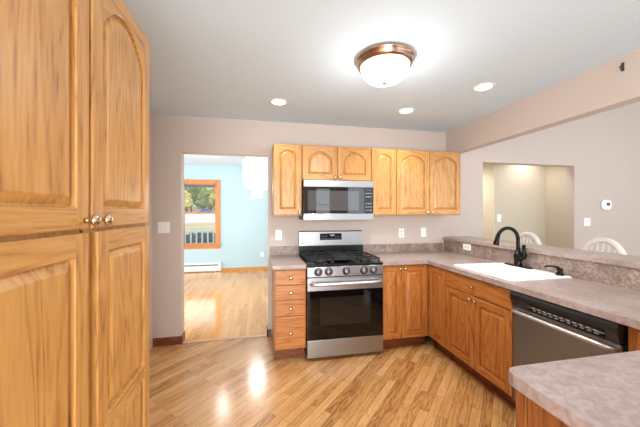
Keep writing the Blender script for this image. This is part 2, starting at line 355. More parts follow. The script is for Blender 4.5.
# ------------------------------------------------------------ cabinet joinery
def knob_mb(p):
    b = MB(); b.lathe([(.008, 0), (.007, .008), (.0055, .012), (.008, .016), (.015, .020), (.017, .025), (.0155, .030), (.009, .0335), (0, .0345)], '-y', p, 20)
    return b
def door(parent, x, z, w_, h_, mats, rise=.0, knob=None, fw=.055, name='door', yf=0., horiz=False, t=.019, fb=None, ft=None, e=.004):
    """raised panel door, front facing local -y, lower left corner at x,z, its back at y=yf"""
    b = MB(); bm = b.bm; N = 22 if rise else 1
    fb = fb or fw; ft = ft or fw
    ox0, ox1, oz0, oz1 = 0, w_, 0, h_
    def inner(d):
        x0, x1, z0, z1 = fw+d, w_-fw-d, fb+d, h_-ft-d
        pts = [(x0, z0), (x1, z0)]
        if rise:
            top = []
            for k in range(N+1):
                u = 1-2*k/N; sh = 1.0
                a = max(0, 1-(u/sh)**2)**.9
                top.append((x0+(x1-x0)*(u+1)/2, z1-rise+rise*a))
            pts += top
        else: pts += [(x1, z1), (x0, z1)]
        return pts
    def ring(pts, y): return [bm.verts.new((p[0], y, p[1])) for p in pts]
    y1 = -t
    I = [ring(inner(0), y1), ring(inner(.002), y1+.003), ring(inner(.003), y1+.013), ring(inner(.0075), y1+.013), ring(inner(.028), y1+.002), ring(inner(.031), y1+.001)]
    n = len(I[0])
    for A, B in zip(I, I[1:]):
        for k in range(n):
            f = bm.faces.new([A[k], A[(k+1) % n], B[(k+1) % n], B[k]]); f.material_index = 0
    f = bm.faces.new(I[-1]); f.material_index = 1 if horiz else 0
    # frame: stiles then rails
    def V(x_, z_, y_=y1): return bm.verts.new((x_, y_, z_))
    P = I[0]
    bl, br = P[0], P[1]; tr, tl = P[2], P[-1]
    a0 = V(fw, e); a1 = V(w_-fw, e); c0 = V(e, e); c1 = V(w_-e, e); c2 = V(w_-e, h_-e); c3 = V(e, h_-e)
    tops = [V(v.co.x, h_-e) for v in P[2:]]
    rails = [bm.faces.new([a0, a1, br, bl])]
    for k in range(len(tops)-1): rails.append(bm.faces.new([P[2+k], tops[k], tops[k+1], P[3+k]]))
    stiles = [bm.faces.new([c0, a0, bl, tl, tops[-1], c3]), bm.faces.new([a1, c1, c2, tops[0], tr, br])]
    for f in rails: f.material_index = 1
    # sides
    O1 = [c0, a0, a1, c1, c2] + tops + [c3]
    O2 = []
    for v in O1:
        xx = 0 if v.co.x < e+1e-6 else (w_ if v.co.x > w_-e-1e-6 else v.co.x); zz = 0 if v.co.z < e+1e-6 else h_
        O2.append(bm.verts.new((xx, y1+e, zz)))
    O3 = [bm.verts.new((v.co.x, 0, v.co.z)) for v in O2]
    for A, B in ((O1, O2), (O2, O3)):
        m_ = len(A)
        for k in range(m_): bm.faces.new([A[k], A[(k+1) % m_], B[(k+1) % m_], B[k]])
    bm.faces.new(O3)
    o = b.build(name, mats, parent, (x, yf, z))
    if knob: knob_mb((knob[0], -t, knob[1])).build('knob', M['brass'], o)
    return o
def drawer_front(parent, x, z, w_, h_, mats, knob=True, name='drawer', yf=0.):
    b = MB(); b.mat(1); b.box((0, -.019, 0), (w_, 0, h_), .0035)
    o = b.build(name, mats, parent, (x, yf, z))
    if knob: knob_mb((w_/2, -.019, h_/2)).build('knob', M['brass'], o)
    return o
def carcass(parent, w_, d, z0, z1, mats, toe=0., toe_in=.07, hollow=False):
    b = MB()
    if hollow:
        b.box((0, 0, z0+toe), (w_, .019, z1)); b.box((0, d-.01, z0+toe), (w_, d, z1)); b.box((0, .019, z0+toe), (.018, d-.01, z1)); b.box((w_-.018, .019, z0+toe), (w_, d-.01, z1)); b.box((.018, .019, z0+toe), (w_-.018, d-.01, z0+toe+.018))
    else: b.box((0, 0, z0+toe), (w_, d, z1), .001)
    o = b.build('cabinet_body', mats, parent)
    if toe:
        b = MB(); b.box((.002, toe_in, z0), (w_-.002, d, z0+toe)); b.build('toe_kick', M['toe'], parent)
    return o
OAK = [M['oak_z'], M['oak_x']]; BAS = [M['base_z'], M['base_x']]
xU0, xM0, xM1, xU3, xU4, xU5 = .1186, .4182, 1.1819, 1.4794, 1.8886, 2.3006
ZB, ZT = 1.371, 2.112
def upper(x0, x1, z0, z1, ndoors, label, knobs, rise=.055):
    r = thing('wall_cabinet', label, 'cabinet', (x0, -.311, z0), 0, 'oak wall cabinets')
    w_ = x1-x0-.002
    carcass(r, w_, .309, 0, z1-z0, OAK)
    g = .004; dw = (w_-g*(ndoors+1))/ndoors; h_ = z1-z0-.012
    for k in range(ndoors):
        kx = knobs[k]
        kp = None if kx is None else ((.024 if kx == 'l' else dw-.024), .03)
        door(r, g+k*(dw+g), .006, dw, h_, OAK, rise, kp, fw=min(.055, dw*.2))
    return r
upper(xU0, xM0, ZB, ZT, 1, 'tall narrow oak wall cabinet with one arched door, left of the microwave', ['r'], .055)
upper(xM0, xM1, 1.742, ZT, 2, 'short oak wall cabinet with two arched doors directly above the microwave', ['r', 'l'], .085)
upper(xM1, xU3, ZB, ZT, 1, 'tall narrow oak wall cabinet with one arched door, right of the microwave', [None], .045)
upper(xU3, xU5, ZB, ZT, 2, 'wide oak wall cabinet with two tall arched doors at the right end of the row', ['r', 'l'], .075)

def base(name, label, loc, rz, w_, d=.585, body=BAS, toe=.115, top=.876, group='oak base cabinets', hollow=False):
    r = thing(name, label, 'cabinet', loc, rz, group)
    carcass(r, w_, d, 0, top-.001, body, toe, hollow=hollow)
    return r
# drawer stack
DW = .296
r = base('drawer_cabinet', 'narrow four-drawer oak base cabinet left of the range', (xU0+.002, -.591, 0), 0, DW)
z = .865
for hh in (.135, .135, .145, .30):
    z -= hh+.006; drawer_front(r, .008, z, DW-.016, hh, BAS)
r = base('base_cabinet', 'oak base cabinet with two narrow doors right of the range', (xM1+.004, -.591, 0), 0, 1.7135-xM1-.005)
w1 = 1.404-xM1-.006
door(r, .006, .125, w1-.008, .735, BAS, 0, (w1-.034, .705), fw=.05)
door(r, w1+.002, .125, 1.694-1.404-.008, .735, BAS, 0, (.026, .705), fw=.052)
XF = 1.7145
r = base('base_cabinet', 'oak corner base cabinet with a single knobless door on the sink side', (XF, -.612, 0), -PI/2, .274)
door(r, .002, .125, .268, .735, BAS, 0, None, fw=.052)
r = base('sink_cabinet', 'oak sink base cabinet with one wide false drawer over two doors', (XF, -.888, 0), -PI/2, .742, hollow=True)
drawer_front(r, .006, .725, .730, .135, BAS)
door(r, .006, .125, .362, .590, BAS, 0, (.336, .562), fw=.055); door(r, .374, .125, .362, .590, BAS, 0, (.026, .562), fw=.055)
r = base('base_cabinet', 'narrow oak base cabinet beside the dishwasher at the near corner', (XF, -2.256, 0), -PI/2, .296)
drawer_front(r, .045, .725, .20, .135, BAS, False)
door(r, .045, .125, .20, .590, BAS, 0, None, fw=.05)
# near leg (faces +y, its end panel faces the camera side)
r = base('base_cabinet', 'oak cabinet with a flat end panel under the near counter', (1.7105, -2.558, 0), PI, .934)
door(r, .02, .125, .44, .735, BAS, 0, (.41, .7)); door(r, .466, .125, .44, .735, BAS, 0, (.03, .7))
b = MB(); b.box((.935, -.0, 0), (.943, .033, .875), .001); b.box((.935, .036, .0), (.939, .585, .875), .001)
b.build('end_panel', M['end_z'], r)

# pantry: two tall units side by side, doors above and below
PX = -.46
OAKP = OAK
def pantry(y0, w_, label):
    r = thing('pantry_cabinet', label, 'cabinet', (PX-.0195, y0, 0), PI/2, 'tall oak pantry cabinets')
    carcass(r, w_, .60, 0, 2.145, OAKP, .1)
    return r
dy0, dy1 = -2.402, -1.974
def two_panel(r, x, w_, kn=None):
    o = door(r, x, .765, w_, .585, OAK, 0, None, fw=.056, name='lower_door', fb=.022, ft=.060, e=.002)
    o2 = door(r, x, .115, w_, .650, OAK, 0, None, fw=.056, name='tmp', fb=.060, ft=.022, e=.002)
    bm = bmesh.new(); bm.from_mesh(o2.data); bmesh.ops.translate(bm, vec=(0, 0, -.650), verts=bm.verts); bm.from_mesh(o.data); bm.to_mesh(o.data); bm.free()
    bpy.data.objects.remove(o2)
r = pantry(-2.402, .430, 'far tall oak pantry cabinet whose upper door shows its arched top')
door(r, .008, 1.360, .418, .765, OAK, .10, (.030, .024), fw=.056, name='upper_door')
two_panel(r, .034, .392)
r = pantry(-2.402-.435, .420, 'near tall oak pantry cabinet cut by the left edge of the picture')
door(r, .002, 1.360, .428, .765, OAK, .10, (.428-.022, .024), fw=.056, name='upper_door')
two_panel(r, .002, .424)

# ------------------------------------------------------------ counters
LAM = [M['lam'], M['splash']]
ct = thing('countertop', 'mauve laminate countertop wrapping from the range round to the near corner', 'countertop', (1.182, 0, .876))
poly = [(xM1+.002-1.182, -.001), (xM1+.002-1.182, -.635), (1.669-1.182, -.635), (1.669-1.182, -2.5304), (.795-1.182, -2.5304), (.765-1.182, -2.5354), (.751-1.182, -2.548), (.746-1.182, -2.575), (.746-1.182, -3.18), (2.300-1.182, -3.18), (2.300-1.182, -.001)]
# cut-out for the sink: built from strips around it
sx0, sx1, sy0, sy1 = 1.753, 2.187, -1.549, -.975   # hole
b = MB()
X = lambda v: v-1.182
b.prism([(X(xM1+.002), -.001), (X(xM1+.002), -.635), (X(1.669), -.635), (X(1.669), sy1), (X(2.3), sy1), (X(2.3), -.001)], 0, .038)
b.box((X(1.669), sy0, 0), (X(sx0), sy1, .038)); b.box((X(sx1), sy0, 0), (X(2.3), sy1, .038))
b.prism([(X(1.669), sy0), (X(1.669), -2.5304), (X(.80), -2.5304), (X(.772), -2.534), (X(.755), -2.545), (X(.746), -2.57), (X(.746), -3.18), (X(2.3), -3.18), (X(2.3), sy0)], 0, .038)
bmesh.ops.remove_doubles(b.bm, verts=b.bm.verts, dist=.0001)
o = b.build('counter_slab', M['lam'], ct)
b = MB(); b.box((X(xM1+.002), -.019, .038), (X(2.279), -.001, .138), .003); b.build('backsplash', M['splash'], ct)
b = MB(); b.box((X(2.300), -3.18, 0), (X(2.3205), -.001, .176), .001); o = b.build('bar_backsplash', M['splash'], ct)
ct2 = thing('countertop', 'short mauve laminate countertop over the four-drawer cabinet', 'countertop', (.098, 0, .876))
b = MB(); b.box((0, -.635, 0), (.318, -.001, .038), .005); b.build('counter_slab', M['lam'], ct2)
b = MB(); b.box((0, -.019, .038), (.318, -.001, .138), .003); b.build('backsplash', M['splash'], ct2)
b = MB(); b.box((2.283, -3.4, 0), (2.644, -.001, .038), .005)
o = b.build('bar_counter', M['lam'], None, (0, 0, 1.054)); tag(o, 'raised mauve laminate bar counter on the half wall behind the sink', 'bar counter')

# ------------------------------------------------------------ sink, faucet, soap dispenser
sk = thing('kitchen_sink', 'white drop-in sink set in the counter below the raised bar', 'sink', (2.01, -1.262, .914))
b = MB(); bm = b.bm
def rr(hx, hy, r_, z_, cx=0, cy=0, n=6):
    pts = []
    for (sx, sy, a0) in ((1, 1, 0), (-1, 1, PI/2), (-1, -1, PI), (1, -1, 3*PI/2)):
        for k in range(n+1):
            a = a0+PI/2*k/n; pts.append((cx+sx*(hx-r_)+r_*math.cos(a), cy+sy*(hy-r_)+r_*math.sin(a), z_))
    return [bm.verts.new(p) for p in pts]
cxb = -.04
R_ = [rr(.275, .318, .02, .0005), rr(.275, .318, .02, .006), rr(.268, .311, .02, .011), rr(.205, .275, .05, .010, cxb), rr(.198, .268, .05, .002, cxb), rr(.185, .255, .06, -.17, cxb), rr(.15, .22, .06, -.19, cxb), rr(.04, .04, .035, -.195, cxb)]
for A, B in zip(R_, R_[1:]):
    for k in range(len(A)):
        f = bm.faces.new([A[k], A[(k+1) % len(A)], B[(k+1) % len(A)], B[k]]); f.smooth = True
bm.faces.new(R_[-1])
# outer skin of the bowl
Q = [rr(.212, .282, .05, .0005, cxb), rr(.192, .262, .06, -.18, cxb), rr(.155, .225, .06, -.2, cxb)]
for A, B in zip(Q, Q[1:]):
    for k in range(len(A)): bm.faces.new([A[k], A[(k+1) % len(A)], B[(k+1) % len(A)], B[k]])
bm.faces.new(Q[-1])
for k in range(len(R_[0])): bm.faces.new([R_[0][k], R_[0][(k+1) % len(R_[0])], Q[0][(k+1) % len(R_[0])], Q[0][k]])
b.build('basin', M['sink'], sk)
b = MB(); b.lathe([(.04, 0), (.042, .004), (.03, .003), (.012, .001), (0, .001)], 'z', (cxb, 0, -.1945), 24); b.build('drain', M['bright'], sk)

fc = thing('faucet', 'black high-arc kitchen faucet with side lever on the sink', 'faucet', (2.235, -1.155, .9265))
b = MB(); b.prism([(-.027+.0*0, -.12), (-.016, -.128), (.016, -.128), (.027, -.12), (.027, .12), (.016, .128), (-.016, .128), (-.027, .12)], -.002, .008, 'z', .003); b.build('deck_plate', M['faucet'], fc)
b = MB(); b.lathe([(.032, .008), (.033, .02), (.029, .035), (.032, .06), (.036, .085), (.031, .11), (.021, .13), (.0155, .145)], 'z', (0, 0, 0), 24); b.build('faucet_body', M['faucet'], fc)
path = [(0, 0, .12), (0, 0, .18), (0, 0, .235)]
for k in range(1, 13):
    a = PI*.88*k/12; path.append((-.108+.108*math.cos(a), 0, .235+.105*math.sin(a)))
path_end = path[-1]
b = MB(); b.tube(path, [.0155]*len(path), 14); b.build('spout', M['faucet'], fc)
pe = Vector(path_end); d_ = Vector((-.02, 0, -.075)).normalized()
b = MB(); b.tube([pe-d_*.005, pe+d_*.012, pe+d_*.03, pe+d_*.07, pe+d_*.085], [.016, .018, .019, .0235, .021], 16); b.build('spray_head', M['faucet'], fc)
b = MB(); b.tube([(0, -.015, .075), (.0, -.05, .09), (.0, -.062, .11), (0, -.060, .15), (0, -.056, .195)], [.027, .028, .023, .013, .015], 14); b.build('lever_handle', M['faucet'], fc)
sp = thing('soap_dispenser', 'short black soap dispenser pump at the right end of the sink', 'soap dispenser', (2.235, -1.52, .9265))
b = MB(); b.lathe([(.026, -.001), (.027, .006), (.022, .012), (.017, .022), (.018, .032), (.021, .036), (.021, .046), (.012, .052), (0, .053)], 'z', n=20); b.build('dispenser_body', M['faucet'], sp)
b = MB(); b.tube([(0, 0, .045), (-.015, .01, .058), (-.04, .03, .064), (-.065, .05, .06), (-.075, .058, .052)], [.011, .010, .0085, .0075, .0065], 12); b.build('pump_spout', M['faucet'], sp)

# ------------------------------------------------------------ dishwasher (local frame: front -y)
dw = thing('dishwasher', 'stainless steel dishwasher with black control strip under the counter', 'dishwasher', (XF, -1.636, 0), -PI/2)
W = .612
b = MB(); b.box((0, .01, .1), (W, .57, .872)); b.build('tub_housing', M['blackpl'], dw)
b = MB(); b.box((.004, -.024, .115), (W-.004, .009, .765), .004); b.build('door', M['steel_y'], dw)
b = MB(); b.prism([(-.03, .768), (.009, .768), (.009, .868), (-.045, .868), (-.05, .85), (-.05, .825)], .003, W-.003, 'x', .002)
cp = b.build('control_panel', M['blackpl'], dw)
b = MB(); b.prism([(-.0345, .776), (-.033, .774), (-.0505, .822), (-.052, .822)], .14, W-.06, 'x'); b.build('key_strip', M['blackgl'], cp)
b = MB()
for k in range(11):
    for q in range(2):
        xx = .165+.034*k; zz = .786+.016*q; yy = -.034-.018*(zz-.774)/.048
        b.box((xx, yy-.0035, zz), (xx+.02, yy+.002, zz+.006), .001)
b.build('button_row', M['greypl'], cp)
b = MB(); b.tube([(.02, -.02, .735), (.022, -.045, .742), (.04, -.062, .746), (.08, -.068, .747)] + [(.08+(W-.16)*k/6, -.068, .747) for k in range(1, 7)] + [(W-.04, -.062, .746), (W-.022, -.045, .742), (W-.02, -.02, .735)], .0115, 12)
b.build('handle', M['bright'], dw)
b = MB(); b.box((.004, .06, .002), (W-.004, .075, .1)); b.build('kick_plate', M['blackpl'], dw)

# ------------------------------------------------------------ range
rg = thing('gas_range', 'stainless steel and black glass freestanding gas range between the base cabinets', 'range', (xM0+.004, -.652, 0))
RW = xM1-xM0-.008
b = MB(); b.box((0, .03, .03), (RW, .645, .895), .002); b.build('range_body', M['black'], rg)
b = MB()
b.box((-.0, .0, .893), (RW, .60, .912), .004)
b.build('cooktop', M['black'], rg)
b = MB(); b.box((0, .575, .9125), (RW, .645, 1.02)); b.build('vent_riser', M['black'], rg)
b = MB(); b.prism([(.60, 1.02), (.645, 1.02), (.645, 1.188), (.615, 1.188), (.604, 1.18)], 0, RW, 'x', .003); bgd = b.build('backguard', M['steel'], rg)
b = MB(); b.box((.24, .5955, 1.085), (.50, .6045, 1.160), .002); pn = b.build('display_panel', M['blackgl'], bgd)
text_mesh('12:00', .024, M['led'], 'clock_digits', bgd, (.385, .5952, 1.137), (0, 0, 0))
b = MB()
for k in range(4):
    for q in range(2): b.box((.262+.018*k, .594, 1.10+.022*q), (.272+.018*k, .5955, 1.106+.022*q))
    b.box((.42+.018*k, .594, 1.10), (.430+.018*k, .5955, 1.106)); b.box((.42+.018*k, .594, 1.122), (.430+.018*k, .5955, 1.128))
b.box((.345, .594, 1.10), (.405, .5955, 1.104))
b.build('touch_keys', M['greypl'], bgd)
b = MB(); b.lathe([(.0085, 0), (.0085, .001), (0, .0011)], '-y', (.035, .6000, 1.045), 16); b.build('round_emblem', M['slot'], bgd)
text_mesh('LG', .019, M['slot'], 'brand_letters', bgd, (.064, .5998, 1.045), (0, 0, 0))
# front control panel with knobs
b = MB(); b.prism([(.0, .795), (.03, .795), (.03, .893), (.012, .893), (.002, .885)], 0, RW, 'x', .002); fp = b.build('control_panel', M['steel'], rg)
for i, fx in enumerate((.135, .27, .50, .735, .865)):
    b = MB(); b.lathe([(.031, 0), (.031, .006), (.026, .008), (.0245, .028), (.021, .031), (0, .0315)], '-y', (fx*RW, .002, .842), 24); b.box((fx*RW-.006, -.040, .822), (fx*RW+.006, -.026, .862), .003)
    k = b.build('knob', M['knobsteel'], fp)
    b = MB(); b.lathe([(.039, 0), (.039, .004), (.031, .0045)], '-y', (fx*RW, .0015, .842), 24); b.build('knob_bezel', M['blackpl'], k)
# oven door
b = MB(); b.box((0, -.0, .205), (RW, .029, .79), .004); od = b.build('oven_door', M['blackgl'], rg)
b = MB(); b.box((0, -.004, .665), (RW, .0, .788), .001); b.build('door_top_band', M['steel'], od)
b = MB(); b.box((.12, -.0015, .335), (RW-.13, .0005, .60)); b.build('oven_window', M['ovwin'], od)
b = MB(); b.tube([(.03, -.004, .735), (.034, -.035, .735), (.05, -.052, .735)] + [(.05+(RW-.1)*k/10, -.052-.012*math.sin(PI*k/10), .735) for k in range(1, 10)] + [(RW-.05, -.052, .735), (RW-.034, -.035, .735), (RW-.03, -.004, .735)], .017, 12); b.build('handle', M['bright'], od)
b = MB(); b.box((0, 0, .035), (RW, .029, .198), .004); b.build('storage_drawer', M['steel'], rg)
for x_ in (.05, RW-.05):
    b = MB(); b.lathe([(.018, 0), (.018, .03)], 'z', (x_, .08, 0), 12); b.build('foot', M['blackpl'], rg)
# burners and grates
for (bx_, by_, br_) in ((.14, .15, .045), (.14, .44, .038), (.62, .15, .05), (.62, .44, .036), (.38, .30, .05)):
    b = MB(); b.lathe([(br_+.012, .912), (br_+.01, .92), (br_, .922), (br_, .93), (br_-.005, .934), (0, .935)], 'z', (bx_, by_, 0), 24); b.build('burner', M['iron'], rg)
for gi, (g0, g1) in enumerate(((.015, .25), (.255, RW-.255), (RW-.25, RW-.015))):
    b = MB(); z0, z1 = .940, .953
    for x_ in (g0, g1-.014): b.box((x_, .045, z0), (x_+.014, .56, z1), .003)
    for y_ in (.045, .295, .546): b.box((g0, y_, z0), (g1, y_+.014, z1), .003)
    if gi != 1:
        m_ = (g0+g1)/2
        b.box((m_-.006, .045, z0+.002), (m_+.006, .56, z1+.004), .003)
        for y_ in (.15, .44): b.box((g0, y_-.006, z0+.002), (g1, y_+.006, z1+.004), .003)
    for x_ in (g0+.001, g1-.013):
        for y_ in (.047, .547): b.box((x_, y_, .912), (x_+.012, y_+.012, z0+.001))
    b.build('grate', M['iron'], rg)
b = MB(); b.box((.27, .07, .9535), (RW-.27, .53, .958), .002)
for (p, q) in (((.27, .07), (RW-.27, .085)), ((.27, .515), (RW-.27, .53)), ((.27, .07), (.285, .53)), ((RW-.285, .07), (RW-.27, .53))): b.box((*p, .957), (*q, .966), .002)
b.build('griddle', M['iron'], rg)

# ------------------------------------------------------------ microwave
mw = thing('microwave', 'stainless steel over-the-range microwave with black glass door', 'microwave', (xM0+.004, -.40, 1.324))
b = MB(); b.box((0, .03, 0), (RW, .398, .414), .002); b.build('microwave_body', M['blackpl'], mw)
b = MB(); b.box((0, -.004, .345), (RW, .03, .414), .003); b.build('top_band', M['steel'], mw)
b = MB(); b.box((0, -.004, .0), (RW, .03, .068), .003); b.build('bottom_band', M['steel'], mw)
dx = RW*.855
b = MB(); b.box((0.0, 0, .069), (dx, .03, .344), .002); md = b.build('door', M['mwdoor'], mw)
b = MB(); b.box((.045, -.0012, .10), (dx-.055, .0005, .305)); b.build('door_window', M['mwglass'], md)
b = MB(); b.box((dx+.002, 0, .069), (RW, .03, .344), .002); mp_ = b.build('control_panel', M['blackgl'], mw)
b = MB()
for q in range(6):
    for k in range(3):
        if q == 3: continue
        b = MB(); b.box((dx+.022+.024*k, -.001, .098+.036*q), (dx+.040+.024*k, .0005, .106+.036*q)); b.build('touch_key', M['greypl'], mp_)
b = MB(); b.box((dx+.02, -.0008, .312), (dx+.09, .0005, .332)); b.build('display', M['slot'], mp_)

# ------------------------------------------------------------ plates on the walls
def plate(name, label, cat, loc, rz, w_=.072, h_=.117, gang=1, kind='outlet'):
    r = thing(name, label, cat, loc, rz, 'white wall plates')
    b = MB(); b.box((-w_/2, -.006, -h_/2), (w_/2, -.0005, h_/2), .002); b.build('cover_plate', M['plate'], r)
    for g in range(gang):
        gx = (g-(gang-1)/2)*.046
        if kind == 'outlet':
            for zz in (-.02, .02):
                b = MB(); b.box((gx-.016, -.0064, zz-.014), (gx+.016, -.0059, zz+.014), .0002); b.mat(1)
                b.box((gx-.007, -.0072, zz-.006), (gx-.004, -.0062, zz+.006)); b.box((gx+.004, -.0072, zz-.005), (gx+.007, -.0062, zz+.005)); b.box((gx-.002, -.0072, zz-.012), (gx+.002, -.0062, zz-.008))
                b.build('socket', [M['white'], M['slot']], r)
        else:
            b = MB(); b.box((gx-.005, -.0068, -.012), (gx+.005, -.006, .012)); b.box((gx-.004, -.018, .0), (gx+.004, -.006, .010), .001); b.build('toggle', M['white'], r)
    return r
plate('wall_outlet', 'white outlet on the wall above the short left countertop', 'outlet', (.193, 0, 1.146), 0)
plate('wall_outlet', 'white outlet on the wall nearer the range, under the right wall cabinets', 'outlet', (1.708, 0, 1.148), 0)
plate('light_switch', 'white single switch plate on the wall nearer the raised bar, under the right wall cabinets', 'switch', (2.01, 0, 1.152), 0, kind='switch')
plate('light_switch', 'white double switch plate on the wall pier left of the doorway', 'switch', (-1.007, 0, 1.244), 0, .115, .117, 2, 'switch')
plate('light_switch', 'white double switch plate on the dining wall below the thermostat', 'switch', (4.621, 0, 1.264), 0, .115, .117, 2, 'switch')
plate('wall_outlet', 'small white plate on the greige wall inside the dining opening', 'switch', (3.528, .42, 1.319), 0, kind='switch')
plate('wall_outlet', 'white outlet low on the blue wall beyond the doorway', 'outlet', (.02, Yf, .37), 0)
r = thing('wall_outlet', 'white outlet lying sideways on the bar backsplash behind the sink', 'outlet', (2.2995, -.43, 1.009), -PI/2, 'white wall plates')
b = MB(); b.box((-.062, -.006, -.036), (.062, -.0005, .036), .002); b.build('cover_plate', M['plate'], r)
for xx in (-.022, .022):
    b = MB(); b.box((xx-.014, -.0064, -.016), (xx+.014, -.0059, .016), .0002); b.mat(1)
    b.box((xx-.007, -.0072, -.006), (xx+.006, -.0062, -.004)); b.box((xx-.007, -.0072, .004), (xx+.006, -.0062, .006))
    b.build('socket', [M['white'], M['slot']], r)
r = thing('thermostat', 'white rounded thermostat with a dark screen on the dining wall', 'thermostat', (4.955, 0, 1.515))
b = MB(); pts = []
for k in range(28):
    a = 2*PI*k/28; cx_, sy_ = math.cos(a), math.sin(a); pts.append((.092*math.copysign(abs(cx_)**.55, cx_), .072*math.copysign(abs(sy_)**.6, sy_)))
b.prism(pts, -.026, -.0005, 'y', .006); b.build('housing', M['plate'], r)
b = MB(); b.box((-.005, -.028, -.012), (.052, -.0262, .03)); b.build('screen', M['slot'], r)
# hook on the header beam
r = thing('wall_hook', 'tiny dark metal hook on the header beam near the ceiling', 'hook', (2.328, -1.853, 2.36), -PI/2)
b = MB(); b.box((-.008, -.004, -.028), (.008, -.0005, .028), .001); b.tube([(0, -.004, -.01), (0, -.02, -.018), (0, -.026, -.006), (0, -.022, .006)], .003, 8); b.build('hook_plate', M['slot'], r)

# ------------------------------------------------------------ lights
def lamp(name, typ, loc, power, col=(1, .95, .88), size=.1, spot=None):
    l = bpy.data.lights.new(name, typ); l.energy = power; l.color = col
    if typ == 'SPOT': l.spot_size = spot; l.spot_blend = .8; l.shadow_soft_size = size
    elif typ == 'AREA': l.shape = 'DISK'; l.size = size
    else: l.shadow_soft_size = size
    o = bpy.data.objects.new(name, l); C.objects.link(o); o.location = loc
    return o
LX, LY = .812, -1.50
cl = thing('ceiling_light', 'flush dome ceiling light with copper toned ring and frosted bowl', 'ceiling light', (LX, LY, CEIL))
b = MB(); b.lathe([(.14, -.001), (.190, -.001), (.196, -.010), (.193, -.022), (.184, -.028), (.184, -.040), (.176, -.052), (.168, -.058), (.163, -.058), (.163, -.03), (.14, -.03), (.14, -.001)], 'z', n=48, cap=False); b.build('ring', M['bronze'], cl)
pr = []
for k in range(0, 13):
    a = PI/2*k/12; pr.append((.160*math.cos(a)**.7 if k < 12 else 0, -.05-.112*math.sin(a)))
b = MB(); b.lathe([(.160, -.035)]+pr, 'z', n=48); b.build('glass_bowl', M['dome'], cl)
b = MB(); b.lathe([(0, -.1605), (.013, -.161), (.016, -.167), (.009, -.174), (0, -.177)], 'z', n=16); b.build('finial', M['finial'], cl)
o = lamp('ceiling_light_lamp', 'SPOT', (0, 0, -.19), 46, (1, .97, .94), .01, math.radians(165)); o.parent = cl
o = lamp('ceiling_light_lamp', 'POINT', (0, 0, -.36), 7, (1, .97, .93), .012); o.parent = cl
cans = [(.159, -.598, 'recessed ceiling light nearest the doorway'), (1.44, -.625, 'recessed ceiling light above the right wall cabinets'), (1.791, -1.259, 'recessed ceiling light above the sink counter')]
first = None
for (x_, y_, lb) in cans:
    if first is None:
        first = r = thing('recessed_light', lb, 'recessed light', (x_, y_, CEIL), 0, 'recessed ceiling lights')
        b = MB(); b.lathe([(.062, -.001), (.085, -.001), (.085, -.004), (.080, -.007), (.064, -.006), (.062, -.004), (.062, -.001)], 'z', n=32, cap=False); b.build('trim_ring', M['white'], r)
        b = MB(); b.lathe([(.0, -.002), (.061, -.002), (.061, -.0035), (0, -.004)], 'z', n=32); b.build('lens', M['can'], r)
    else:
        r = copy_tree(first); r.location = (x_, y_, CEIL); r['label'] = lb
    o = lamp('recessed_lamp', 'SPOT', (0, 0, -.02), 17, (1, .96, .91), .06, math.radians(125)); o.parent = r

# alcove lamp, and an unseen hall lamp added to brighten the cream wall
for (x_, y_, z_, p_) in ((3.95, .27, CEIL, 5), (2.95, .75, CEIL, 42)):
    r = copy_tree(first); r.location = (x_, y_, z_); r['label'] = 'recessed ceiling light in the %s beyond the dining opening' % ('shallow alcove' if y_ < .5 else 'inner hall (unseen, added to brighten its cream wall)'); r['group'] = 'recessed hall lights'
    o = lamp('recessed_lamp', 'SPOT', (0, 0, -.02), p_, (1, .94, .84), .06, math.radians(125)); o.parent = r
# chandelier in the blue room
CX, CY = -.07, 2.0
ch = thing('chandelier', 'square tiered glass chandelier glowing white in the blue room', 'chandelier', (CX, CY, 2.52))
b = MB(); b.box((-.09, -.09, -.025), (.09, .09, -.0005), .003); b.box((-.008, -.008, -.12), (.008, .008, -.02)); b.build('canopy', M['bright'], ch)
def tier(hx, z0, z1, n_, mat, nm):
    b = MB(); rows = max(2, int(round((z1-z0)/.075)))
    for side in range(4):
        for k in range(n_):
            for q in range(rows):
                u = -hx+2*hx*(k+.5)/n_; zc = z0+(z1-z0)*(q+.5)/rows; hw = hx/n_*.86; hh = (z1-z0)/rows*.47; jit = random.uniform(-.004, .004)
                if side < 2:
                    s_ = -1 if side == 0 else 1; b.box((u-hw, s_*hx+jit-.0015, zc-hh), (u+hw, s_*hx+jit+.0015, zc+hh))
                else:
                    s_ = -1 if side == 2 else 1; b.box((s_*hx+jit-.0015, u-hw, zc-hh), (s_*hx+jit+.0015, u+hw, zc+hh))
    b.box((-hx, -hx, z1-.004), (hx, hx, z1))
    return b.build(nm, mat, ch)
tier(.19, -.30, -.12, 5, M['crystal2'], 'glass_tier')
tier(.235, -.62, -.22, 6, M['crystal'], 'glass_tier')
tier(.17, -.70, -.50, 5, M['crystal'], 'glass_tier')
tier(.085, -.86, -.66, 3, M['crystal2'], 'glass_tier')
o = lamp('chandelier_lamp', 'POINT', (0, 0, -.95), 34, (1, .95, .88), .02); o.parent = ch
o = lamp('chandelier_lamp', 'POINT', (-.55, -.3, -.7), 14, (1, .97, .93), .02); o.parent = ch

